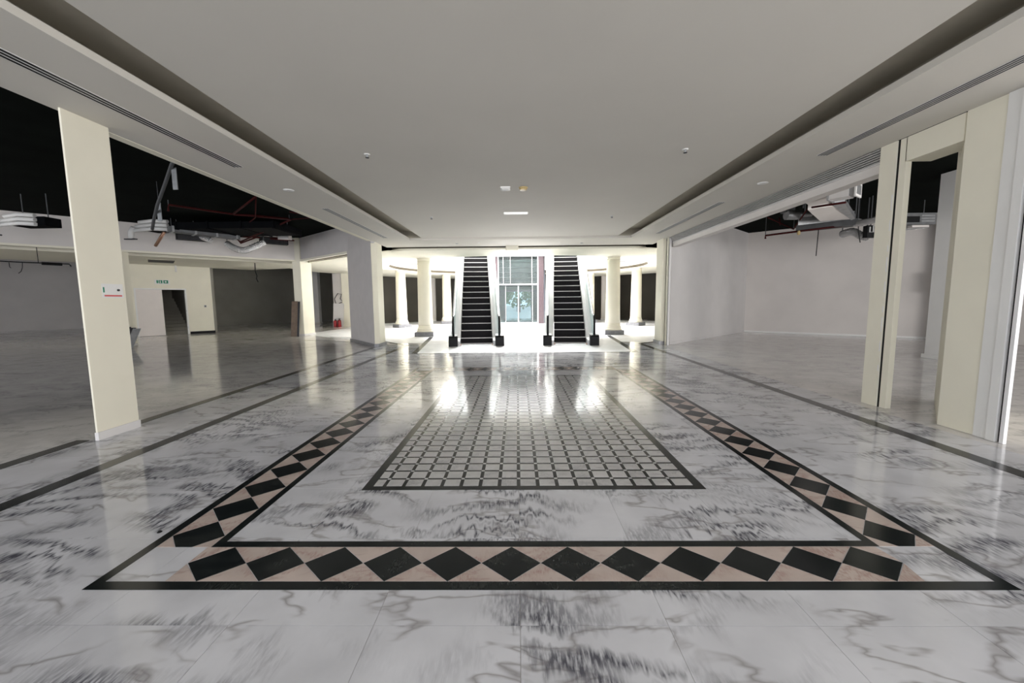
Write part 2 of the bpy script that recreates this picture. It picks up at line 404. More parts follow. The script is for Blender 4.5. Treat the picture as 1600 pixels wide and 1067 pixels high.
# pull outline corners exactly by using more rays
N2 = 96
angs = sorted(set([round(math.atan2(y-CYR, x-CX), 6) for x, y in outline+[(-1.74, 27.0), (1.9, 27.0), (-1.74, 28.5), (1.9, 28.5)]]+[round(-PI+2*PI*k/N2+.003, 6) for k in range(N2)]))
inn = [polyhit(E2, a_) for a_ in angs]; out_ = [polyhit(outline, a_) for a_ in angs]
struct(ring(inn, out_, ZR, ZR+.02, 1.95).build('ceiling', M['soffit']))
ZC = 3.60
inn1 = [polyhit(E1, a_) for a_ in angs]; e2b = [polyhit(ell(7.2, 5.85), a_) for a_ in angs]
struct(ring(inn1, e2b, ZC, ZC+.08, 1.9).build('ceiling', M['soffit']))
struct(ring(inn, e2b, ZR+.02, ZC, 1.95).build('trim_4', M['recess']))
# fascia of the stair well through the upper floor
oo = [polyhit(E1o, a_) for a_ in angs]
well = ring(inn1, oo, ZC+.08, ZD, 1.9); struct(ring(inn1, oo, ZD, 8.9).build('wall_atrium', M['well_dim']))
struct(well.build('wall_atrium', M['white_matt']))
struct(B(-5.2, 5.2, 17, 28.6, 8.9, 9.0).build('ceiling', M['white_matt']))
# black slab over everything else
rectp = [(-34, -6), (22, -6), (22, 35.5), (-34, 35.5)]
angs3 = sorted(set(angs+[round(math.atan2(y-CYR, x-CX), 6) for x, y in rectp]))
struct(ring([polyhit(E1o, a_) for a_ in angs3], [polyhit(rectp, a_) for a_ in angs3], ZD, ZD+.15).build('ceiling', M['black']))

# ------------------------------------------------------------------ bulkheads and walls, left side
bk = Vector((.707, .707))
A1 = Vector((-14.3, 14.35)); A2 = Vector((-10.05, 18.55))
A0 = A1-bk*9
def wl(name, a, b, t, z0, z1, m): return struct(MB().wall(tuple(a), tuple(b), t, z0, z1).build(name, m))
wl('wall_left', A0, A2, .14, ZL, ZD, M['wall'])
wl('wall_left', A2, (-6.55, 15.65), .14, ZL, ZD, M['lilac'])
wl('wall_left', (-6.55, 15.65), (-4.86, 13.4), .12, ZL, ZD, M['lilac'])
# two cream steps of cornice on the mall side edge of the left bulkhead, then the mall corridor soffit
nl = Vector((-.707, .707))
def offs(v, d): return Vector(v)+nl*d
c = MB(); c.wall(tuple(offs(A0, -.02)), tuple(offs(A2, -.02)), .15, ZL-.07, ZL); struct(c.build('trim_5', M['cream']))
c = MB(); c.wall(tuple(offs(A0, 1.0)), tuple(offs(A2, 1.0)), .1, ZL-.10, ZL+.05); struct(c.build('trim_6', M['cream']))
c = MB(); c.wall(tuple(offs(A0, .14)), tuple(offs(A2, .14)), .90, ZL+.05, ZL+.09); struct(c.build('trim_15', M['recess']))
c = MB()
P0 = offs(A0, 1.1); P1 = offs(A2+bk*.2, 1.1)
c.prism([tuple(P0), tuple(P1), (-11.9, 21.9), (-15.2, 22.9), (-17.0, 20.8), (-25.0, 12.4)], ZL-.05, ZL+.01)
struct(c.build('ceiling', M['soffit']))
# cream band under the bulkhead right of the square pillar
c = MB(); c.wall((-10.0, 18.42), (-6.5, 15.55), .12, ZL-.07, ZL+.02); struct(c.build('trim_7', M['soffit']))
c = MB(); c.wall((-9.97, 18.5), (-6.42, 15.64), .5, ZL+.05, ZL+.07); struct(c.build('trim_8', M['recess']))
c = MB(); c.wall((-9.8, 18.83), (-6.2, 15.95), .12, ZL-.03, ZL+.05); struct(c.build('trim_14', M['cove']))

# wall with the service door (45 degrees), door_1, staircase behind
D0 = Vector((-18.75, 18.05)); dd = Vector((.62, .785)).normalized()
dn = Vector((-dd.y, dd.x))
def dw(s_): return tuple(D0+dd*s_)
def dn_(s_, o_): return tuple(D0+dd*s_+dn*o_)
SD0, SDM, SD1, SEND = .90, 1.92, 2.87, 3.95      # door frame left, leaf meeting line, frame right, wall end
c = MB()
c.wall(dw(.25), dw(SD0), .15, 0, ZL-.04); c.wall(dw(SD1), dw(SEND), .15, 0, ZL-.04); c.wall(dw(SD0), dw(SD1), .15, 2.32, ZL-.04)
c.wall(dw(.25), dn_(.25, 3), -.15, 0, ZL-.04) if False else None
struct(c.build('wall_back', M['cream']))
d1 = struct(bpy.data.objects.new('door_1', None)); COL.objects.link(d1); d1.location = (D0.x, D0.y, 0)
def dbox(name, s0, s1, o0, o1, z0, z1, m, parent=d1):
    q = [Vector(dn_(s0, o0))-D0, Vector(dn_(s1, o0))-D0, Vector(dn_(s1, o1))-D0, Vector(dn_(s0, o1))-D0]
    return MB().prism([tuple(v) for v in q], z0, z1).build(name, m, parent)
dbox('door_jamb', SD0, SD0+.06, -.03, .12, 0, 2.32, M['white_matt'])
dbox('door_jamb', SD1-.06, SD1, -.03, .12, 0, 2.32, M['white_matt'])
dbox('door_head', SD0+.06, SD1-.06, -.03, .12, 2.26, 2.32, M['white_matt'])
dl = dbox('door_leaf', SD0+.06, SDM, -.01, .035, .01, 2.255, M['door'])
for zz in (.3, 1.15, 2.0):
    dbox('hinge', SD1-.075, SD1-.055, -.045, -.03, zz, zz+.1, M['steel'])
# stairs seen through the open leaf
st = empty('staircase', 'dark concrete stairs climbing behind the open service door', 'stairs', (D0.x, D0.y, 0))
for k in range(11):
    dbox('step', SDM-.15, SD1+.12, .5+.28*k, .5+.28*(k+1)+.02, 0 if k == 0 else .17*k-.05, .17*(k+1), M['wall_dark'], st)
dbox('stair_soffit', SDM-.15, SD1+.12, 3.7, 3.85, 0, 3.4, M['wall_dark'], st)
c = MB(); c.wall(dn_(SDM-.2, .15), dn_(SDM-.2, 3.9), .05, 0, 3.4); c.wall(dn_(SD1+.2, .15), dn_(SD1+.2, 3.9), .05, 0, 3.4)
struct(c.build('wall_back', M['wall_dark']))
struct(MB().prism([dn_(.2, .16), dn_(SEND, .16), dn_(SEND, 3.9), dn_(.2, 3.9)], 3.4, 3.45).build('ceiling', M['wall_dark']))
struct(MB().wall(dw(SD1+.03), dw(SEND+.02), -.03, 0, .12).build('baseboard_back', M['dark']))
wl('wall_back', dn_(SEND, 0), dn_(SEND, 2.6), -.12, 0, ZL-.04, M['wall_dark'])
# far shop walls
wl('wall_left', (-36.5, 18.2), (-20.6, 35.4), .2, 0, ZD, M['wall'])
wl('wall_back', (-22.4, 26.5), (-21.9, 35.2), .2, 0, ZD, M['wall_dark']) if False else None
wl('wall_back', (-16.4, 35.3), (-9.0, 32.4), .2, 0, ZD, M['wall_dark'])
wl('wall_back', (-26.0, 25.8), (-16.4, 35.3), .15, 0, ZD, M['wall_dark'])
wl('wall_left', (-34, -6), (-34, 22), -.2, 0, ZD, M['wall'])
# back walls of the dark shops behind the round hall
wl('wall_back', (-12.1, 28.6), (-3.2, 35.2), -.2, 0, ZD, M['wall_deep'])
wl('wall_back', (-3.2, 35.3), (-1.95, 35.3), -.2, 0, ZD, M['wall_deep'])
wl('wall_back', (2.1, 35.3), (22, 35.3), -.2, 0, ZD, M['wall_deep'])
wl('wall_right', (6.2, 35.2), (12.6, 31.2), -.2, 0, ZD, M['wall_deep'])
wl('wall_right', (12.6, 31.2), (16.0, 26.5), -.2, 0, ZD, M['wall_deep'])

# ------------------------------------------------------------------ right unit walls
R0 = (5.12, 13.42); R1 = (10.55, 18.6); R2 = (15.1, 14.55); R3 = (16.9, 12.6)
wl('wall_right', R0, R1, .14, 0, ZD, M['wall_pale'])
wl('wall_right', R1, R2, .14, 0, ZD, M['wall'])
wl('wall_right', R2, (17.2, 6.5), .14, 0, ZD, M['wall'])
struct(MB().wall(R0, R1, -.02, 0, .09).build('baseboard_right', M['wall_pale']))
struct(MB().wall(R1, R2, -.02, 0, .07).build('baseboard_right', M['white_matt']))
struct(B(21.8, 22, -6, 35.5, 0, ZD).build('wall_right', M['wall']))
# lintel of the shutter opening
M['lintel'] = mat('pale pinkish lintel paint', (.74, .70, .67), .7, var=.03)
struct(B(XR+.12, XR+.32, 5.72, 13.4, 3.24, 3.39).build('trim_9', M['lintel']))
struct(B(XR+.015, XR+.34, 4.70, 5.37, 3.24, ZS).build('trim_10', M['cream']))
struct(B(XR, XR+.34, 5.72, 13.25, ZS+.005, ZS+.03).build('trim_12', M['wall']))
struct(B(XR+.3, XR+.34, 5.72, 13.4, 3.39, ZS+.005).build('trim_11', M['cream']))

# ------------------------------------------------------------------ pillars
p1 = empty('pillar', 'slender cream wall pillar with a small notice, nearest on the left', 'pillar', (-4.70, 4.50, 0))
B(-.022, 0, -.245, .245, 0, ZS).build('shaft', M['cream'], p1, bevel=.003)
B(-.03, .012, -.25, .25, 0, .09).build('skirting', M['wall_pale'], p1)
nt = empty('notice', 'white fire action notice with a red foot on the nearest left pillar', 'notice', (-4.699, 4.58, 1.66))
B(0, .004, -.11, .13, -.07, .09).build('sheet', M['white_matt'], nt)
B(.004, .006, -.09, .11, -.055, -.037).build('red_line', M['sign_red'], nt)
MB().tube([(.004, .07, .02), (.016, .07, .02)], .013, 10).build('call_button', M['charcoal'], nt)
B(.004, .006, -.10, -.085, -.01, .05).build('green_mark', M['sign_green'], nt)

p2 = empty('pillar', 'square cream pillar with a brown board leaning against it, left of the columns', 'pillar', (-10.13, 18.9, 0))
B(-.2, .17, -.5, .5, 0, ZD).build('shaft', M['cream'], p2, bevel=.01)
B(-.215, .185, -.515, .515, 0, .09).build('skirting', M['wall_pale'], p2)
p3 = empty('pillar', 'broad lilac grey wall pier with a cream edge beside the round hall', 'pillar', (-4.87, 13.46, 0))
def rel(poly, o_): return [(x-o_[0], y-o_[1]) for x, y in poly]
p3g = [(-4.88, 13.44), (-6.60, 15.62), (-6.45, 15.75), (-4.97, 13.9)]
MB().prism(rel(p3g, (-4.87, 13.46)), 0, ZS).build('shaft', M['lilac'], p3)
MB().prism(rel([(-4.88, 13.46), (-4.97, 13.92), (-6.43, 15.78), (-6.2, 15.9), (-4.78, 14.25), (-4.75, 13.6)], (-4.87, 13.46)), 0, ZS).build('cream_return', M['cream'], p3)
MB().prism(rel([(-4.72, 13.42), (-4.88, 13.40), (-6.64, 15.6), (-6.2, 15.93), (-4.74, 14.28)], (-4.87, 13.46)), 0, .11).build('skirting', M['marble_grey'], p3)
p4 = empty('pillar', 'cream jamb pier of the round hall with a grey stone foot, right side', 'pillar', (4.98, 13.5, 0))
MB().prism(rel([(4.86, 13.52), (4.86, 14.1), (6.4, 15.75), (6.6, 15.6), (5.0, 13.9), (4.98, 13.52)], (4.98, 13.5)), 0, ZS).build('shaft', M['cream'], p4)
MB().prism(rel([(4.80, 13.48), (4.83, 14.15), (5.0, 14.15), (4.98, 13.48)], (4.98, 13.5)), 0, .12).build('skirting', M['marble_grey'], p4)
# right big splayed pier
p5 = empty('pillar', 'broad tan pier with splayed side in the right foreground', 'pillar', (4.98, 4.4, 0))
MB().prism(rel([(4.98, 4.15), (4.98, 4.67), (6.1, 5.79), (6.25, 5.30)], (4.98, 4.4)), 0, ZS).build('shaft', M['cream'], p5)
B(-.012, .0, -.25, -.11, 0, ZS).build('jamb_board', M['white_matt'], p5)
for i, (x, y, wx, wy, lab) in enumerate(((-14.42, 14.5, .3, .3, 'cream square pillar standing behind the nearest left pillar'),)):
    q = empty('pillar', lab, 'pillar', (x, y, 0), 0)
    B(-wx/2, wx/2, -wy/2, wy/2, 0, ZD-.03).build('shaft', M['cream'], q)
    B(-wx/2-.01, wx/2+.01, -wy/2-.01, wy/2+.01, 0, .09).build('skirting', M['wall_pale'], q)
q = empty('pillar', 'tall white pillar deep in the right unit, behind the tan pier', 'pillar', (10.45, 9.75, 0))
B(-.22, .4, -.18, .3, 0, ZD-.05).build('shaft', M['white_matt'], q); B(-.26, .44, -.22, .34, 0, .1).build('skirting', M['white_matt'], q)
q = empty('pillar', 'slim white boxed riser in the far corner of the right unit', 'pillar', (14.75, 14.1, 0))
B(-.1, .35, -.2, .2, 0, 4.35).build('shaft', M['white_matt'], q); B(-.12, .37, -.22, .22, 4.25, 4.35).build('cap', M['wall_pale'], q)
q = empty('pillar', 'slim pale pillar in the dark shop left of the fire extinguishers', 'pillar', (-15.2, 30.1, 0))
B(-.22, .22, -.2, .2, 0, ZD).build('shaft', M['wall_pale'], q); B(-.25, .25, -.23, .23, 0, .1).build('skirting', M['wall'], q)
q = empty('pillar', 'cream door pier between the fire extinguishers and the grey pier', 'pillar', (-11.2, 26.2, 0))
B(-.28, .3, -.15, .25, 0, ZR).build('shaft', M['cream'], q); B(-.9, -.3, -.05, .05, 0, ZR).build('side_panel', M['wall'], q)
for x, y, lab in ((-7.0, 32.0, 'grey shop pier behind the colonnade, left of the escalators'), (7.1, 31.6, 'grey shop pier behind the colonnade, right of the escalators')):
    q = empty('pillar', lab, 'pillar', (x, y, 0)); B(-.45, .45, -.1, .15, 0, ZR).build('shaft', M['wall'], q); B(-.47, .47, -.12, .17, 0, .1).build('skirting', M['wall_pale'], q)

# ------------------------------------------------------------------ round columns
def column(x, y, rz, lab):
    t = empty('column', lab, 'column', (x, y, 0), rz, 'round columns of the escalator hall')
    B(-.42, .42, -.42, .42, 0, .2).build('plinth', M['marble_grey'], t, bevel=.01)
    pr = [(.405, .2), (.41, .23), (.40, .26), (.375, .27), (.37, .30), (.385, .32), (.38, .35), (.35, .37), (.34, .42), (.325, .5)]
    MB().lathe(pr, 40).build('base', M['cream'], t, True)
    MB().lathe([(.322, .5), (.315, 1.2), (.30, 2.4), (.285, 3.3)], 40).build('shaft', M['cream'], t, True)
    MB().lathe([(.285, 3.3), (.30, 3.305), (.305, 3.32), (.30, 3.335), (.287, 3.34), (.287, 3.40), (.31, 3.42), (.315, 3.45), (.315, ZR+.002)], 40).build('capital', M['cream'], t, True)
    return t
column(-4.12, 17.80, 0, 'cream round column nearest, just left of the left escalator')
column(4.28, 17.92, 0, 'cream round column nearest, just right of the right escalator')
column(-7.05, 24.2, .75, 'white round column standing farthest left of the escalators')
column(7.15, 24.1, .8, 'white round column standing farthest right of the escalators')
column(-4.95, 28.05, .2, 'rearmost cream round column partly hidden by the left escalator')
column(5.1, 28.05, .2, 'rearmost cream round column partly hidden by the right escalator')

# ------------------------------------------------------------------ escalators
def escalator(x, y, rz, lab):
    t = empty('escalator', lab, 'escalator', (x, y, 0), rz, 'pair of escalators')
    rise, run, hw = .2435, .39, .575
    n = 24; sl = rise/run; top = n*rise; Lr = n*run
    B(-hw, hw, -.55, .02, 0, .012).build('landing_plate', M['steel'], t)
    sm = B(-hw+.01, hw-.01, .015, run+.03, -rise-.02, -.001).mesh('step', M['tread'])
    nm = MB(); nm.box(-hw+.01, hw-.01, -.006, .012, -.022, .003)
    nm = nm.mesh('step_edge', M['nosing'])
    for k in range(n):
        s_ = bpy.data.objects.new('step', sm); COL.objects.link(s_); s_.parent = t; s_.location = (0, k*run, (k+1)*rise-.02 if k else rise-.02)
        e_ = bpy.data.objects.new('step_edge', nm); COL.objects.link(e_); e_.parent = s_
    B(-hw+.01, hw-.01, -.03, .0, .012, .03).build('comb_edge', M['nosing'], t)
    ybm = -.35
    for s_ in (-1, 1):
        a, b = sorted((s_*hw, s_*(hw+.10)))
        # skirt following the slope
        MB().xsec([(-.55, 0), (-.55, .16), (-.05, .22), (Lr, top+.42), (Lr, top-.3), (.6, 0)], a, b).build('skirt_panel', M['white'], t)
        a, b = sorted((s_*(hw+.10), s_*(hw+.33)))
        MB().xsec([(-.62, .0), (-.62, .30), (-.1, .36), (Lr, top+.52), (Lr, top-.75), (1.4, 0)], a, b).build('outer_cladding', M['white'], t)
        a, b = sorted((s_*(hw+.20), s_*(hw+.222)))
        MB().xsec([(-.60, .30), (-.68, .55), (-.62, .85), (-.45, .97), (-.1, 1.0), (Lr, top+1.14), (Lr, top+.52), (-.1, .36)], a, b).build('glass_panel', M['glass_pale'], t)
        xh = s_*(hw+.211)
        # handrail: the dark loop at the newel and the pale rail up the slope
        loop = [(xh, -.60, .30), (xh, -.72, .45), (xh, -.75, .65), (xh, -.70, .85), (xh, -.56, .98), (xh, -.38, 1.03)]
        hr = MB().tube([(x_*1.0, y_, z_) for x_, y_, z_ in loop], .038, 10).build('handrail_loop', M['dark'], t, True)
        MB().tube([(xh, -.38, 1.03), (xh, -.1, 1.06), (xh, Lr*.5, top*.5+1.12), (xh, Lr, top+1.19)], .036, 10).build('handrail', M['white'], t, True)
        a, b = sorted((s_*(hw+.07), s_*(hw+.37)))
        MB().xsec([(-.80, 0), (-.80, .30), (-.74, .35), (-.5, .37), (-.5, 0)], a, b).build('newel_base', M['dark'], t)
        B(s_*(hw-.03)-.02, s_*(hw-.03)+.02, -.56, -.52, .012, .05).build('foot_lamp', M['copper'], t)
    return t
escalator(-1.47, 14.22, .098, 'left escalator with black steps and white sides')
escalator(1.88, 14.22, -.088, 'right escalator with black steps and white sides')

# ------------------------------------------------------------------ entrance lobby behind the escalators
YE = 27.0
pt = empty('entrance_screen', 'tall glazed entrance screen between maroon stone piers behind the escalators', 'entrance', (.07, YE, 0))
for a, b in ((-1.70, -1.36), (1.36, 1.72)):
    B(a, b, 0, .4, 0, 4.5).build('stone_pier', M['maroon'], pt)
for a, b in ((-1.36, -1.30), (1.30, 1.36)):
    B(a, b, .02, .12, 0, 4.5).build('frame_post', M['white'], pt)
B(-1.30, 1.30, .02, .12, 2.62, 2.70).build('transom', M['white'], pt)
B(-1.30, 1.30, .02, .12, 0, .10).build('bottom_rail', M['steel'], pt)
B(-1.30, 1.30, .05, .06, 2.70, 4.5).build('upper_pane', M['glass'], pt)
for a, b in ((-1.0, -.985), (-.52, -.505), (.93, .945)):
    B(a, b, .03, .05, 2.70, 4.5).build('thin_mullion', M['white'], pt)
for a, b in ((-1.30, -.86), (.98, 1.30)):
    B(a, b, .05, .06, .10, 2.62).build('side_pane', M['glass'], pt)
for s_, (a, b) in ((0, (-.86, .0)), (1, (.02, .98))):
    dlf = B(a+.03, b-.03, .05, .06, .2, 2.55).build('door_pane', M['glass'], pt)
    for q in ((a, a+.03, .1, 2.62), (b-.03, b, .1, 2.62)):
        B(q[0], q[1], .04, .08, q[2], q[3]).build('stile', M['steel'], dlf)
    B((b-.10) if s_ == 0 else (a+.07), (b-.07) if s_ == 0 else (a+.10), -.02, .01, .8, 1.7).build('pull_handle', M['charcoal'], dlf)
c = MB(); c.box(-1.75, -1.63, YE+.4, 35.4, 0, 4.5); c.box(1.79, 1.91, YE+.4, 35.4, 0, 4.5)
struct(c.build('wall_lobby', M['slate']))
c = MB()
for k in range(6):
    c.box(-1.63, 1.79, YE+1.2+k*1.0, YE+1.3+(k+1)*1.0, 4.42-.30*k-.12, 4.42-.30*k)
    c.box(-1.63, 1.79, YE+1.2+(k)*1.0+.9, YE+1.3+k*1.0+.95, 4.42-.30*(k+1)-.12, 4.42-.30*k)
struct(c.build('ceiling', M['grey_green']))  # stepped bands added in place of reflections in the upper pane
c = MB(); c.box(-1.63, 1.79, 34.6, 34.75, 2.35, 4.5); c.box(-1.63, -1.0, 34.6, 34.75, 0, 2.35); c.box(1.25, 1.79, 34.6, 34.75, 0, 2.35)
struct(c.build('wall_back', M['slate']))
# inner pair of lobby doors
q = empty('lobby_door', 'inner glass lobby doors with dark frames, seen through the entrance screen', 'door', (.12, 34.65, 0))
for a in (-1.12, -.04, .03, 1.08): B(a, a+.05, 0, .06, 0, 2.35).build('stile', M['charcoal'], q)
B(-1.07, -.04, .02, .03, 0, 2.35).build('pane', M['glass'], q); B(.08, 1.08, .02, .03, 0, 2.35).build('pane', M['glass'], q)
# street beyond
struct(B(-30, 30, 35.5, 80, -.12, -.003).build('ground', M['paving']))
def tree(x, y, lab, r=2.0, h=4.5):
    t = empty('tree', lab, 'tree', (x, y, 0), 0, 'street trees beyond the lobby')
    MB().tube([(0, 0, 0), (.05, 0, h*.3), (0, .05, h*.55)], [.14, .11, .08], 8).build('trunk', M['wood'], t)
    f = MB()
    for k in range(420):
        u = random.random()*2-1; a = random.random()*2*PI; rr = r*(.55+.5*random.random())
        c0 = Vector((rr*math.sqrt(1-u*u)*math.cos(a), rr*math.sqrt(1-u*u)*math.sin(a), h*.62+rr*u*.85))
        d1_ = Vector((random.uniform(-1, 1), random.uniform(-1, 1), random.uniform(-1, 1))).normalized()*.28
        d2_ = d1_.cross(Vector((random.uniform(-1, 1), random.uniform(-1, 1), .3))).normalized()*.22
        f.add([c0-d1_, c0-d2_, c0+d1_, c0+d2_], [(0, 1, 2, 3)])
    o_ = f.build('foliage', M['leaf'], t); o_['kind'] = 'stuff'
tree(-2.6, 46, 'leafy green street tree seen through the left lobby door', 2.4, 4.6)
tree(2.9, 49, 'leafy green street tree seen through the right lobby door', 2.2, 4.2)
tree(.3, 56, 'street tree farthest away, seen between the lobby doors', 2.6, 4.6)
wallb = struct(B(-12, 12, 62, 62.4, 0, .9).build('wall_street', M['paving']))

# ------------------------------------------------------------------ shutter, guides
sh = empty('roller_shutter', 'rolled up grey slatted shutter under the right soffit edge', 'shutter', (XR+.1, 9.3, 3.38))
sl = MB()
M['slat'] = mat('grey shutter slat paint', (.44, .43, .42), .5, .1, var=.08)
for k in range(6):
    B(-.01-.016*k, .03-.016*k, -3.55, 4.08, (.001+.027*k), (.018+.027*k)).build('slat', M['slat'], sh)
B(-.0, .05, -3.55, 4.08, 0, .155).build('barrel_back', M['charcoal'], sh)
B(-.004, .05, -3.55, 4.08, -.016, 0).build('bottom_rail', M['wall_pale'], sh)
def guide(y0, y1, x, lab, gapy):
    t = empty('shutter_post', lab, 'post', (x, (y0+y1)/2, 0))
    h = (y1-y0)/2
    B(-.02, .10, -h+gapy+.035, h, 0, ZS).build('cover_board', M['cream'], t)
    B(.0, .05, -h+gapy, -h+gapy+.035, 0, ZS).build('dark_channel', M['dark'], t)
    B(-.005, .07, -h, -h+gapy, 0, ZS).build('edge_strip', M['cream'], t)
    for k in range(9): B(-.024, -.02, -h+gapy+.038, -h+gapy+.05, .5+k*.27, .58+k*.27+.06*(k % 3)).build('paint_chip', M['white_matt'], t)
    return t
t = guide(5.36, 5.72, 5.0, 'slim cream twin post with a dark shutter channel, right of centre', .09)
t = empty('shutter_guide', 'narrow metal shutter guide at the far end of the right opening', 'post', (5.0, 13.3, 0))
B(-.03, .06, .04, .15, 0, ZS).build('cover_board', M['cream'], t); B(0, .05, -.01, .04, 0, ZS).build('dark_channel', M['charcoal'], t); B(-.01, .05, -.04, -.01, 0, ZS).build('edge_strip', M['wall_pale'], t)
t = empty('shutter_guide', 'white shutter guide with black channel at the right picture edge', 'post', (5.0, 4.05, 0))
B(-.05, .03, .03, .11, 0, ZS).build('cover_board', M['white_matt'], t); B(-.01, .02, -.005, .03, 0, ZS).build('dark_channel', M['dark'], t); B(-.04, -.005, -.04, -.005, 0, ZS).build('edge_strip', M['white'], t)

# ------------------------------------------------------------------ slot diffusers in the soffits
def diffuser(x0, x1, y0, y1, z, n, lab, m_dark=M['dark'], grp='linear slot diffusers in the hall soffit'):
    xc = (x0+x1)/2; yc = (y0+y1)/2
    t = empty('slot_diffuser', lab, 'air vent', (xc, yc, z), 0, grp)
    w_ = (x1-x0); h = (y1-y0)/2
    B(-w_/2, w_/2, -h, h, -.004, 0).build('frame', M['white_matt'], t)
    for k in range(n):
        c_ = -w_/2+w_*(k+.5)/n
        B(c_-w_/n*.27, c_+w_/n*.27, -h+.01, h-.01, -.006, -.003).build('slot', m_dark, t)
    return t
diffuser(-4.215, -4.07, -2, 6.11, ZS, 3, 'long black slotted air diffuser in the left soffit, near one')
diffuser(-4.20, -4.06, 8.75, 12.75, ZS, 3, 'shorter grey slotted air diffuser in the left soffit, far one', M['hose'])
diffuser(4.30, 4.45, -2, 5.98, ZS, 4, 'long slotted air diffuser in the right soffit, near one', M['charcoal'])
diffuser(4.25, 4.39, 8.65, 12.5, ZS, 3, 'shorter grey slotted air diffuser in the right soffit, far one', M['hose'])
for (x, y, lab) in ((647.5, 412.5, 'small slot diffuser in the round ceiling, left of the front left column'), (683, 416.5, 'small slot diffuser in the round ceiling, right of the front left column'),
                    (969, 408.5, 'small slot diffuser in the round ceiling, right of the front right column'), (935, 412.5, 'small slot diffuser in the round ceiling, left of the front right column')):
    v = atz(x, y, ZC)
    t = empty('slot_diffuser', lab, 'air vent', (v.x, v.y, ZC), 0, 'slot diffusers of the round ceiling')
    B(-.32, .32, -.28, .28, -.012, 0).build('frame', M['white_matt'], t)
    for k in range(2): B(-.3, .3, -.2+.22*k, -.04+.22*k, -.016, -.011).build('slot', M['duct'], t)

# ------------------------------------------------------------------ small ceiling fittings
ZP = 3.60
def sprinkler(x, y, z, lab):
    t = empty('sprinkler', lab, 'sprinkler', (x, y, z), 0, 'sprinkler heads in the hall ceiling')
    MB().lathe([(.042, 0), (.042, -.006), (.03, -.012)][::-1], 18).build('rosette', M['white_matt'], t, True)
    MB().lathe([(.012, -.045), (.014, -.01)], 10).build('bulb_frame', M['steel'], t, True)
    MB().lathe([(.026, -.052), (.027, -.045), (.006, -.044)], 14).build('deflector', M['charcoal'], t, True)
sprinkler(-2.11, 5.84, ZP, 'chrome sprinkler head in the ceiling, near left')
sprinkler(2.37, 5.83, ZP, 'chrome sprinkler head in the ceiling, near right')
sprinkler(-2.1, 10.04, ZP, 'small sprinkler head in the ceiling, far left')
sprinkler(2.37, 10.16, ZP, 'small sprinkler head in the ceiling, far right')
t = empty('junction_box', 'white square cover box on the ceiling beside the smoke detector', 'box', (-.20, 7.59, ZP))
B(-.09, .09, -.09, .09, -.03, 0).build('cover', M['white_matt'], t, bevel=.005); B(-.065, .065, -.065, .065, -.045, -.03).build('lid', M['white_matt'], t, bevel=.004)
t = empty('smoke_detector', 'yellowed round smoke detector on the ceiling centre', 'detector', (.13, 7.6, ZP))
MB().lathe([(.055, -.05), (.065, -.045), (.07, -.02)], 24).build('head', M['brass'], t, True); MB().lathe([(.08, -.02), (.085, -.012), (.085, 0)], 24).build('base', M['brass'], t, True)
t = empty('emergency_light', 'slim white rectangular light fitting on the ceiling centre', 'light', (-.015, 9.65, ZP))
B(-.29, .29, -.06, .06, -.035, 0).build('housing', M['white_matt'], t, bevel=.005)
m_, n_, l_, pp = new_mat('lit diffuser'); pp.inputs['Emission Color'].default_value = (1, .99, .95, 1); pp.inputs['Emission Strength'].default_value = .35; pp.inputs['Base Color'].default_value = (.8, .8, .8, 1); M['lit'] = m_
B(-.275, .275, -.062, .05, -.038, -.006).build('diffuser', M['lit'], t)
for x, y, lab in ((-4.1, 7.34, 'blank white downlight cover in the left soffit'), (4.35, 7.31, 'blank white downlight cover in the right soffit')):
    t = tag(MB().lathe([(.03, -.012), (.085, -.01), (.09, 0)], 24).build('downlight_cover', M['white_matt'], None, True), lab, 'ceiling light', 'blank downlight covers'); t.location = (x, y, ZS)
for x, y in ((714, 380.5), (748, 379), (873, 378.5), (909, 379.5)):
    v = atz(x, y, ZS)
    t = tag(MB().lathe([(.02, -.02), (.05, -.012), (.055, 0)], 16).build('ceiling_sensor', M['steel'] if x in (714, 909) else M['white_matt'], None, True), {714: 'tiny dark sensor in the far soffit, leftmost of the four', 748: 'tiny pale sensor in the far soffit, just left of the hanging cream box', 873: 'tiny pale sensor in the far soffit, just right of the hanging cream box', 909: 'tiny dark sensor in the far soffit, rightmost of the four'}[x], 'sensor', 'tiny sensors in the far soffit'); t.location = (v.x, v.y, ZS)
t = empty('sign_box', 'blank cream box hanging from the beam above the escalators', 'box', (-.18, 14.86, 3.42))
B(-.22, .24, -.07, .10, -.04, .22).build('body', M['cream'], t, bevel=.02); B(-.10, -.02, -.01, .03, .22, .26).build('bracket', M['cream'], t); B(-.2, .22, -.075, -.07, -.02, .2).build('face_plate', M['soffit'], t)

# ------------------------------------------------------------------ door wall fittings
def onwall(s_, z, lab, name, cat):
    v = Vector(dw(s_)); return empty(name, lab, cat, (v.x, v.y, z), math.atan2(dd.y, dd.x))
t = onwall(1.95, 2.62, 'green and white emergency exit sign above the service door', 'exit_sign', 'sign')
B(-.27, .30, -.03, 0, -.10, .12).build('panel', M['white_matt'], t)
B(-.20, -.14, -.036, -.03, -.05, .10).build('door_pictogram', M['sign_green'], t); B(-.12, .02, -.036, -.03, -.05, .10).build('green_field', M['sign_green'], t)
MB().tube([(-.06, -.04, .06), (-.06, -.036, .06)], .018, 10).build('runner_head', M['white_matt'], t)
MB().xsec([(0, 0)]*3, 0, 0) if False else None
B(-.08, -.04, -.040, -.036, -.03, .04).build('runner_body', M['white_matt'], t)
B(.06, .24, -.036, -.03, -.05, .10).build('green_field', M['sign_green'], t); B(.11, .18, -.040, -.036, -.01, .06).build('arrow', M['white_matt'], t)
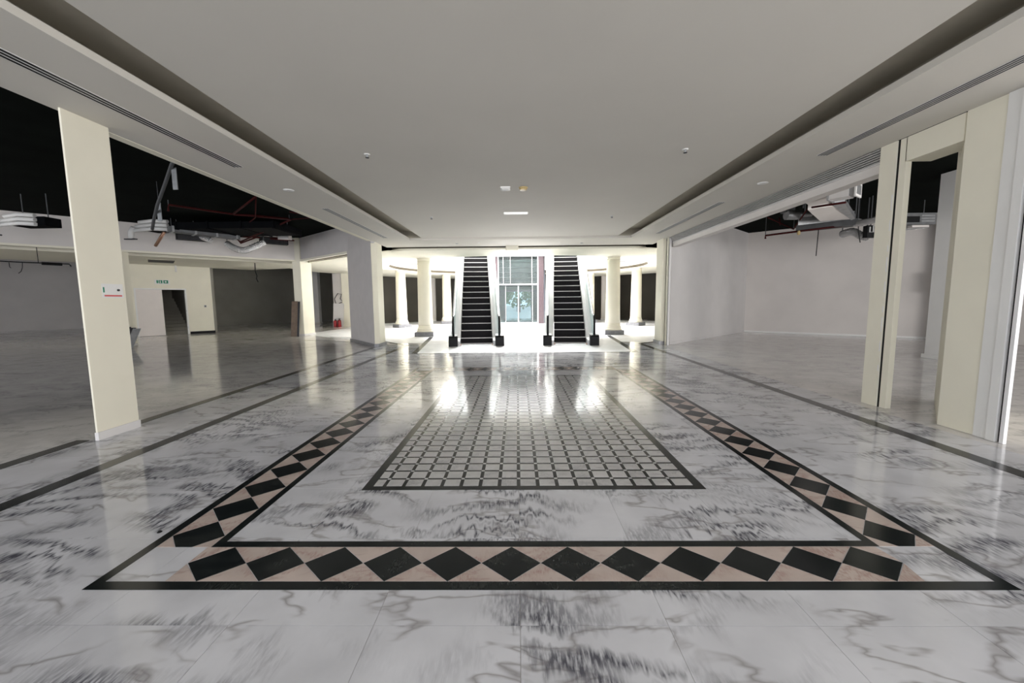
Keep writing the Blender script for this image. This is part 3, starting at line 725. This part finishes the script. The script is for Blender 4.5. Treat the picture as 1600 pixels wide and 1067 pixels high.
for s_, z, lab in ((.45, 1.95, 'small dark wall switch left of the service door'), (3.62, 1.42, 'small dark wall switch right of the service door')):
    t = onwall(s_, z, lab, 'wall_switch', 'switch'); B(-.05, .05, -.015, 0, -.06, .06).build('plate', M['steel'], t); B(-.03, .03, -.022, -.015, -.035, .035).build('rocker', M['charcoal'], t)
v = atz(252, 408, ZL-.05)
t = empty('ceiling_hatch', 'open dark square hatch in the corridor ceiling above the service door', 'hatch', (v.x, v.y, ZL-.05), .75)
B(-.5, .5, -.75, .75, -.012, 0).build('frame', M['cream'], t); B(-.44, .44, -.69, .69, -.018, -.010).build('opening', M['dark'], t)
t = tag(MB().lathe([(.02, -.30), (.035, -.28), (.035, -.02), (.05, 0)], 12).build('ceiling_camera', M['white_matt'], None, True), 'white stub fitting hanging from the corridor ceiling', 'fitting')
v = atz(274, 413, ZL-.05); t.location = (v.x, v.y, ZR-.05)

# leaning boards and loose things
t = empty('leaning_board', 'brown board leaning on the square pillar, left of the columns', 'board', (-10.15, 18.28, 0))
MB().xsec([(-.16, 0), (-.14, 0), (.105, 1.62), (.085, 1.62)], -.30, -.02).build('board', M['wood'], t)
MB().xsec([(-.19, 0), (-.17, 0), (.085, 1.6), (.065, 1.6)], .0, .09).build('edge_strip', M['charcoal'], t)
t = empty('folded_panels', 'dark folded panels leaning behind the nearest left pillar', 'panel', (-14.0, 14.15, 0))
for k in range(3): MB().xsec([(-.22-.02*k, 0), (-.20-.02*k, 0), (.18-.02*k, .72-.03*k), (.16-.02*k, .72-.03*k)], -.35+.17*k, -.12+.2*k).build('panel', M['charcoal'] if k < 2 else M['steel'], t)
v = Vector((-8.5, 29.7, 0))
t = tag(MB().xsec([(0, 0), (.04, 0), (.5, 1.0), (.46, 1.0)], -.35, .2).build('dark_panel', M['dark'], None), 'dark board leaning in the shop behind the left columns', 'board'); t.location = v
v = atz(686, 501, 0)
t = tag(MB().xsec([(0, 0), (.03, 0), (.2, .5), (.17, .5)], -.12, .12).build('white_offcut', M['white_matt'], None), 'small white offcut leaning beside the rear left column', 'board'); t.location = (v.x, v.y, 0)
for i, (dx, h) in enumerate(((0, .47), (.33, .50))):
    t = empty('fire_extinguisher', ('left' if i == 0 else 'right')+' one of two red fire extinguishers standing in the left shop', 'extinguisher', (-11.78+dx*.9, 25.55-dx*.2, 0), 0, 'pair of fire extinguishers')
    MB().lathe([(.10, 0), (.115, .02), (.115, h*.72), (.09, h*.82), (.04, h*.88)], 20).build('cylinder', M['red_bright'], t, True)
    MB().lathe([(.03, h*.88), (.03, h)], 10).build('valve', M['charcoal'], t, True)
    MB().tube([(.03, -.03, h*.94), (.12, -.06, h*.85), (.14, -.06, h*.4), (.135, -.06, h*.3)], .014, 8).build('hose', M['dark'], t, True)
    B(-.02, .10, -.02, .02, h, h+.03).build('lever', M['charcoal'], t)
t = empty('leaning_sheet', 'pale sheet with a grey sketch leaning behind the fire extinguishers', 'board', (-11.72, 25.93, 0))
MB().xsec([(-.12, 0), (-.10, 0), (.14, 1.5), (.12, 1.5)], -.35, .35).build('sheet', M['wall_pale'], t)
MB().tube([(-.2, .145, 1.5), (-.28, .15, 1.8), (-.05, .15, 2.15), (.2, .15, 2.1), (.1, .15, 1.8), (.28, .15, 1.6), (.0, .145, 1.5)], .02, 6).build('wire_loop', M['charcoal'], t)
t = tag(MB().lathe([(.008, 0.0002), (.015, .004), (.008, .012)], 12).build('floor_debris', M['dark'], None), 'tiny dark pebble on the marble beside the left border', 'pebble'); v = atz(249.5, 832, 0); t.location = (v.x, v.y, .0)

# ------------------------------------------------------------------ services under the black slab, left unit
def pipe(pts, r, m, name, lab, cat, grp=None, seg=10):
    o_ = tag(MB().tube(pts, r, seg).build(name, m, None, True), lab, cat, grp); return o_
def rod(t, v, m=M['hose'], top=ZD):
    MB().tube([(v.x, v.y, v.z), (v.x, v.y, top)], .012, 6).build('hanger_rod', m, t)
# flexible conduit
pipe([at(279, 238, 7.8), at(268, 258, 8.3), at(257, 290, 9.0), at(246, 320, 9.6), at(240, 345, 10.2), at(238, 358, 10.5)], .035, M['hose'], 'flexible_conduit', 'grey flexible conduit hanging in a curve from the black ceiling', 'pipe')
for x, y, h, lab in ((273, 279, 8.4, 'upper grey cable tag hanging beside the flexible conduit'), (249, 331, 9.9, 'lower grey cable tag hanging beside the flexible conduit')):
    v = at(x, y, h)
    t = empty('cable_tag', lab, 'tag', v); B(-.05, .05, -.008, .008, -.22, .22).build('plate', M['steel'], t); MB().tube([(0, 0, .22), (0, 0, ZD-v.z)], .006, 6).build('wire', M['hose'], t)
# fan coil with white lagged pipes
def fancoil(x, y, Y, lab, s_=1.0, group=None):
    v = at(x, y, Y); t = empty('fan_coil', lab, 'air conditioner', v)
    B(-.1*s_, 1.0*s_, .0, .5*s_, -.02*s_, .28*s_).build('casing', M['duct_dark'], t, bevel=.01)
    for k, zz in enumerate((.02, .16, .30)):
        MB().tube([(-.55*s_+.12*k, -.05, zz*s_-.02), (.2*s_, -.05, zz*s_+.03), (.75*s_, -.04, zz*s_)], .065*s_, 8).build('lagged_pipe', M['white_matt'], t, True)
    MB().tube([(-.50*s_, -.06, .10), (-.6*s_, -.08, -.05), (-.62*s_, -.08, -.30*s_)], .085*s_, 8).build('drain_elbow', M['white_matt'], t, True)
    B(-.85*s_, -.42*s_, -.12, -.04, -.34*s_, -.30*s_).build('drip_tray', M['charcoal'], t)
    for xx in (0, .85): MB().tube([(xx*s_, .2, .28*s_), (xx*s_, .2, ZD-v.z)], .012, 6).build('hanger_rod', M['hose'], t)
    return t
fancoil(233, 360, 14.0, 'fan coil with white lagged pipes hanging behind the nearest left pillar', .95)
fancoil(24, 352, 10.6, 'fan coil with white pipes at the far left picture edge', .8)
v = at(248, 380, 13.6)
t = empty('drain_stub', 'copper coloured drain stub hanging on the pale bulkhead', 'pipe', at(257, 362, 14.2))
q = at(243, 384, 14.4)-at(257, 362, 14.2)
MB().tube([(0, 0, 0), tuple(q)], .05, 8).build('stub', M['copper'], t, True)
MB().tube([(0, 0, 0), (0, 0, ZD-at(257, 362, 14.2).z)], .02, 6).build('hanger_rod', M['white_matt'], t)
# long rectangular duct
t = empty('air_duct', 'long dull grey duct running along the pale bulkhead, left unit', 'duct', at(345, 362, 15.0))
a = at(262, 358, 13.9)-t.location; b = at(372, 371, 15.5)-t.location
def boxbar(m_, a, b, w_, h):
    d = (b-a); L = d.length; d.normalize(); s_ = Vector((-d.y, d.x, 0)).normalized()*w_/2; u_ = Vector((0, 0, h/2))
    return m_.add([a-s_-u_, a+s_-u_, a+s_+u_, a-s_+u_, b-s_-u_, b+s_-u_, b+s_+u_, b-s_+u_], [(0, 1, 2, 3), (7, 6, 5, 4), (0, 4, 5, 1), (1, 5, 6, 2), (2, 6, 7, 3), (3, 7, 4, 0)])
boxbar(MB(), a, b, .5, .16).build('duct_body', M['duct'], t)
for f_ in (.05, .35, .65, .95):
    c0 = a.lerp(b, f_); e_ = (b-a).normalized()*.03
    boxbar(MB(), c0-e_, c0+e_, .56, .2).build('flange', M['steel'], t); MB().tube([c0, (c0.x, c0.y, ZD-t.location.z)], .012, 6).build('hanger_rod', M['hose'], t)
t = empty('black_duct', 'wide black painted duct under the black ceiling, left unit', 'duct', at(385, 340, 13.0))
a = at(302, 350, 14.7)-t.location; b = at(452, 356, 14.7)-t.location; a.z = b.z = 4.22-t.location.z
boxbar(MB(), a, b, 1.7, .22).build('duct_body', M['duct_dark'], t)
for f_ in (.02, .33, .66, .98):
    c0 = a.lerp(b, f_); e_ = (b-a).normalized()*.03; boxbar(MB(), c0-e_, c0+e_, 1.76, .27).build('flange', M['duct_dark'], t)
    MB().tube([c0, (c0.x, c0.y, ZD-t.location.z)], .015, 6).build('hanger_rod', M['hose'], t)
# grilles
for x, y, Y, lab in ((302, 371, 14.9, 'black grille box on the pale bulkhead, left one'), (428, 377, 16.4, 'black grille box on the pale bulkhead beside the silver duct')):
    v = at(x, y, Y); t = empty('grille_box', lab, 'vent', v, PI/4)
    B(-.5, .5, -.12, .12, -.12, .12).build('casing', M['dark'], t)
    for k in range(4): B(-.46, .46, -.135, -.12, -.10+.055*k, -.075+.055*k).build('blade', M['charcoal'], t)
    for xx in (-.4, .4): MB().tube([(xx, 0, .12), (xx, 0, ZD-v.z)], .012, 6).build('hanger_rod', M['hose'], t)
def flex(pts, r, lab, dz=0):
    P_ = [Vector(q_) for q_ in pts]; full = []; rr = []
    n = 34
    for k in range(n):
        f_ = k/(n-1)*(len(P_)-1); i = min(int(f_), len(P_)-2); u_ = f_-i
        p0 = P_[max(i-1, 0)]; p1_ = P_[i]; p2_ = P_[i+1]; p3_ = P_[min(i+2, len(P_)-1)]
        full.append(.5*((2*p1_)+(-p0+p2_)*u_+(2*p0-5*p1_+4*p2_-p3_)*u_*u_+(-p0+3*p1_-3*p2_+p3_)*u_**3)); rr.append(r*(1 if k % 2 else .86))
    t = empty('flexible_duct', lab, 'duct', full[0]); o_ = full[0].copy()
    MB().tube([q_-o_ for q_ in full], rr, 14).build('foil_tube', M['foil'], t, True)
    e = full[-1]-o_
    MB().tube([e, (e.x, e.y, ZD-o_.z)], .015, 6).build('hanger_rod', M['hose'], t)
    MB().tube([(0, 0, 0), (0, 0, ZD-o_.z)], .015, 6).build('hanger_rod', M['hose'], t)
flex([at(355, 381, 15.6), at(367, 388, 15.4), at(382, 391, 15.4), at(396, 386, 15.5), at(412, 379, 15.8)], .13, 'crumpled silver flexible duct sagging before the pale bulkhead')
flex([at(314, 370, 15.0), at(321, 373, 14.9), at(330, 376, 14.9)], .09, 'short piece of silver flexible duct on the left grille box')
# red sprinkler pipes
t = empty('sprinkler_pipework', 'dark red sprinkler pipework under the black ceiling, left unit', 'pipes', at(400, 335, 13))
o_ = t.location.copy()
for pts, r_ in (([(263, 330, 11.6), (263, 320, 11.6), (360, 334, 12.8), (455, 343, 13.8)], .03), ([(400, 307, 10.8), (365, 334, 12.8)], .028), ([(365, 335, 12.8), (400, 337, 13.2), (452, 342, 13.7)], .034),
                ([(455, 343, 13.8), (375, 378, 15.6)], .03), ([(367, 368, 15.4), (376, 380, 15.6), (400, 371, 16), (460, 376, 16.6)], .03), ([(360, 369, 15.4), (440, 372, 16.5)], .03), ([(454, 343, 13.8), (500, 339, 13.5), (452, 331, 12.8)], .02), ([(400, 307, 10.8), (399, 340, 13.2), (390, 347, 13.4)], .018)):
    MB().tube([at(*q_)-o_ for q_ in pts], r_, 8).build('pipe_run', M['red'], t, True)
for q_ in ((263, 320, 11.6), (400, 307, 10.8), (452, 342, 13.7), (375, 378, 15.6)):
    a = at(*q_)-o_; MB().tube([a, (a.x, a.y, ZD-o_.z)], .012, 6).build('hanger_rod', M['hose'], t)
t = empty('valve_box', 'small pale box hanging near the square pillar under the black ceiling', 'box', at(445, 371, 16.4))
B(-.22, .22, -.12, .12, -.09, .09).build('casing', M['wall'], t); B(-.2, .2, -.13, -.12, -.07, .07).build('cover', M['wall_pale'], t); MB().tube([(0, 0, .09), (0, 0, ZD-t.location.z)], .012, 6).build('hanger_rod', M['hose'], t)
v = at(500, 431.5, 14)

# wires under the corridor soffit edge, far left
t = empty('black_conduit', 'black conduit with dangling wires along the opening at far left', 'pipe', at(60, 411, 13.5))
o_ = t.location.copy()
MB().tube([at(-20, 407, 13.0)-o_, at(40, 410, 13.3)-o_, at(108, 412.5, 14)-o_, at(111, 416, 14)-o_], .02, 6).build('conduit', M['dark'], t)
for pts in (((14, 410, 13.1), (15, 417, 13.1), (17, 418.5, 13.1)), ((35, 410, 13.3), (35, 418, 13.3), (33, 424, 13.3), (29, 427, 13.3))):
    MB().tube([at(*q_)-o_ for q_ in pts], .01, 6).build('wire', M['dark'], t)
MB().tube([at(65, 411.5, 13.5)-o_, at(97, 413, 13.9)-o_], .05, 8).build('cable_bundle', M['dark'], t)
a = at(60, 411, 13.5); MB().tube([(0, 0, 0), (0, 0, ZD-a.z)], .01, 6).build('hanger_rod', M['dark'], t)
v = at(399, 424, 19)
t = tag(MB().tube([(0, 0, ZL-v.z-.05), (0, 0, 0), (.06, 0, -.2), (.03, 0, -.35), (.1, 0, -.5)], .02, 6).build('hanging_wire', M['dark'], None), 'tangle of black wire hanging above the dark shop opening', 'wire'); t.location = v

# ------------------------------------------------------------------ services, right unit
t = empty('fan_coil', 'white boxed fan coil with square outlet, right unit', 'air conditioner', at(1325, 308, 8.6))
o_ = t.location.copy()
a = at(1300, 304, 9.3)-o_; b = at(1330, 302, 9.02)-o_; b.z = a.z
boxbar(MB(), a, b, .34, .26).build('casing', M['wall_pale'], t)
e_ = (b-a).normalized()
boxbar(MB(), b, b+e_*.1, .30, .22).build('outlet_neck', M['steel'], t)
boxbar(MB(), b+e_*.1, b+e_*.13, .37, .30).build('outlet_frame', M['white_matt'], t)
boxbar(MB(), b+e_*.125, b+e_*.135, .27, .2).build('outlet_blade_panel', M['steel'], t)
boxbar(MB(), a-e_*.04, a, .38, .30).build('end_flange', M['steel'], t)
for c0 in (a, b): MB().tube([c0, (c0.x, c0.y, ZD-o_.z)], .012, 6).build('hanger_rod', M['hose'], t)
t = empty('air_duct', 'big grey lagged duct sloping under the black ceiling, right unit', 'duct', at(1290, 345, 11.5))
o_ = t.location.copy()
def quadslab(px, Y_, th, name, m):
    P_ = [at(x, y, Y_[i])-o_ for i, (x, y) in enumerate(px)]; up_ = Vector((0, 0, th))
    return MB().add(P_+[q_+up_ for q_ in P_], [(0, 1, 2, 3), (7, 6, 5, 4), (0, 4, 5, 1), (1, 5, 6, 2), (2, 6, 7, 3), (3, 7, 4, 0)]).build(name, m, t)
quadslab([(1282, 346), (1332, 342), (1316, 320), (1262, 328)], [11.4, 11.4, 10.3, 10.3], .2, 'lower_panel', M['wall'])
quadslab([(1250, 312), (1288, 304), (1307, 314), (1266, 322)], [9.2, 9.2, 10.0, 10.0], .2, 'upper_panel', M['wall'])
quadslab([(1247, 352), (1335, 342), (1335, 335), (1247, 344)], [11.7, 11.7, 11.72, 11.72], .1, 'front_panel', M['steel'])
quadslab([(1300, 320), (1320, 318), (1336, 342), (1330, 344)], [10.2, 10.1, 11.4, 11.5], .12, 'edge_flange', M['steel'])
for q_ in ((1255, 325, 10.3), (1325, 330, 11.2)):
    a = at(*q_)-o_; MB().tube([a, (a.x, a.y, ZD-o_.z)], .015, 6).build('hanger_rod', M['hose'], t)
t = empty('sprinkler_pipework', 'dark red sprinkler pipe with drops under the black ceiling, right unit', 'pipes', at(1240, 330, 11))
o_ = t.location.copy()
for pts, r_ in (([(1262, 325, 10.4), (1322, 316, 9.6)], .025), ([(1196, 373, 13.6), (1196, 368, 13.6), (1250, 361, 12.7), (1340, 350, 12.0)], .03), ([(1200, 340, 12.0), (1240, 358, 12.8), (1262, 326, 10.6)], .02), ([(1219, 352, 12.6), (1218, 340, 12.6)], .02)):
    MB().tube([at(*q_)-o_ for q_ in pts], r_, 8).build('pipe_run', M['red'], t, True)
a = at(1248, 364, 12.7)-o_; MB().lathe([(.03, a.z-.06), (.05, a.z), (.03, a.z+.07)], 10, (a.x, a.y)).build('sprinkler_head', M['brass'], t, True)
for q_ in ((1322, 316, 9.6), (1196, 368, 13.6), (1240, 358, 12.8)):
    a = at(*q_)-o_; MB().tube([a, (a.x, a.y, ZD-o_.z)], .012, 6).build('hanger_rod', M['hose'], t)
t = empty('air_duct', 'long dull duct along the rear wall top, right unit', 'duct', at(1290, 356, 12.6)); o_ = t.location.copy()
boxbar(MB(), at(1248, 357, 13.2)-o_, at(1345, 347, 11.9)-o_, .4, .18).build('duct_body', M['duct'], t)
for q_ in ((1256, 356, 13.1), (1340, 347, 12.0)):
    a = at(*q_)-o_; MB().tube([a, (a.x, a.y, ZD-o_.z)], .015, 6).build('hanger_rod', M['hose'], t)
flex([at(1316, 366, 13.2), at(1332, 362, 12.8), at(1345, 368, 12.6), at(1354, 370, 12.4)], .12, 'silver flexible duct drooping under the long duct, right unit')
flex([at(1336, 350, 12.0), at(1356, 346, 11.4), at(1375, 342, 10.9), at(1395, 341, 10.6)], .09, 'silver flexible duct running towards the twin post, right unit')
t = empty('duct_bracket', 'black bracket with white hooks beside the silver duct, right unit', 'bracket', at(1360, 358, 12.2))
B(-.15, .15, -.08, .08, -.25, .1).build('plate', M['dark'], t); MB().tube([(-.1, -.1, .05), (-.1, -.1, -.1), (0, -.1, -.1), (0, -.1, .08), (.08, -.1, .08)], .02, 6).build('hook', M['white_matt'], t); MB().tube([(0, 0, .1), (0, 0, ZD-t.location.z)], .015, 6).build('hanger_rod', M['hose'], t)
t = empty('fan_motor', 'silver round fan motor hanging under the black ceiling, right unit', 'fan', at(1237, 336, 11.6)); o_ = t.location.copy()
MB().tube([(-.16, 0, 0), (.16, 0, 0)], .13, 16).build('drum', M['steel'], t, True); B(-.2, .05, -.05, .2, .08, .2).build('mount', M['duct'], t)
MB().tube([(.16, 0, 0), (.55, 0, .02)], .07, 12).build('neck', M['steel'], t, True); MB().tube([(0, 0, .2), (0, 0, ZD-o_.z)], .012, 6).build('hanger_rod', M['hose'], t)
for px, y0, y1, Y, lab in ((1279, 358, 400, 12.6, 'long black wire hanging down before the rear wall, right unit'), (1341, 358, 379, 12.2, 'short black wire hanging down near the twin post, right unit')):
    a = at(px, y0, Y); b = at(px-(4 if px < 1300 else -3), y1, Y)
    tag(MB().tube([(a.x, a.y, ZD), a, a.lerp(b, .6), b], .012, 6).build('hanging_wire', M['dark'], None), lab, 'wire', 'black wires hanging in the right unit')
t = empty('air_unit', 'flat grey ceiling air unit with open front, right unit corner', 'air conditioner', at(1437, 342, 12.5)); o_ = t.location.copy()
B(-.5, .5, 0, .6, -.16, .18).build('casing', M['duct'], t); B(-.42, .0, -.01, .0, -.1, .08).build('opening', M['dark'], t)
for k in range(3): B(.05, .44, -.015, 0, -.09+.08*k, -.04+.08*k).build('louvre', M['steel'], t)
B(-.3, .2, -.1, .05, -.26, -.2).build('drip_tray', M['wall'], t); MB().tube([(-.4, .1, -.3), (-.05, 0, -.27), (.2, -.05, -.24)], .035, 8).build('drain_pipe', M['foil'], t)
for xx in (-.4, .4): MB().tube([(xx, .3, .18), (xx, .3, ZD-o_.z)], .012, 6).build('hanger_rod', M['hose'], t)
v = at(1452, 453, 13.8)
t = empty('meter_box', 'grey white wall box on the riser in the right unit', 'box', (14.60, 14.05, 2.05))
B(-.12, .06, -.1, .12, -.35, .35).build('casing', M['wall_pale'], t, bevel=.01); B(-.125, -.12, -.07, .09, -.3, .3).build('lid', M['wall'], t)
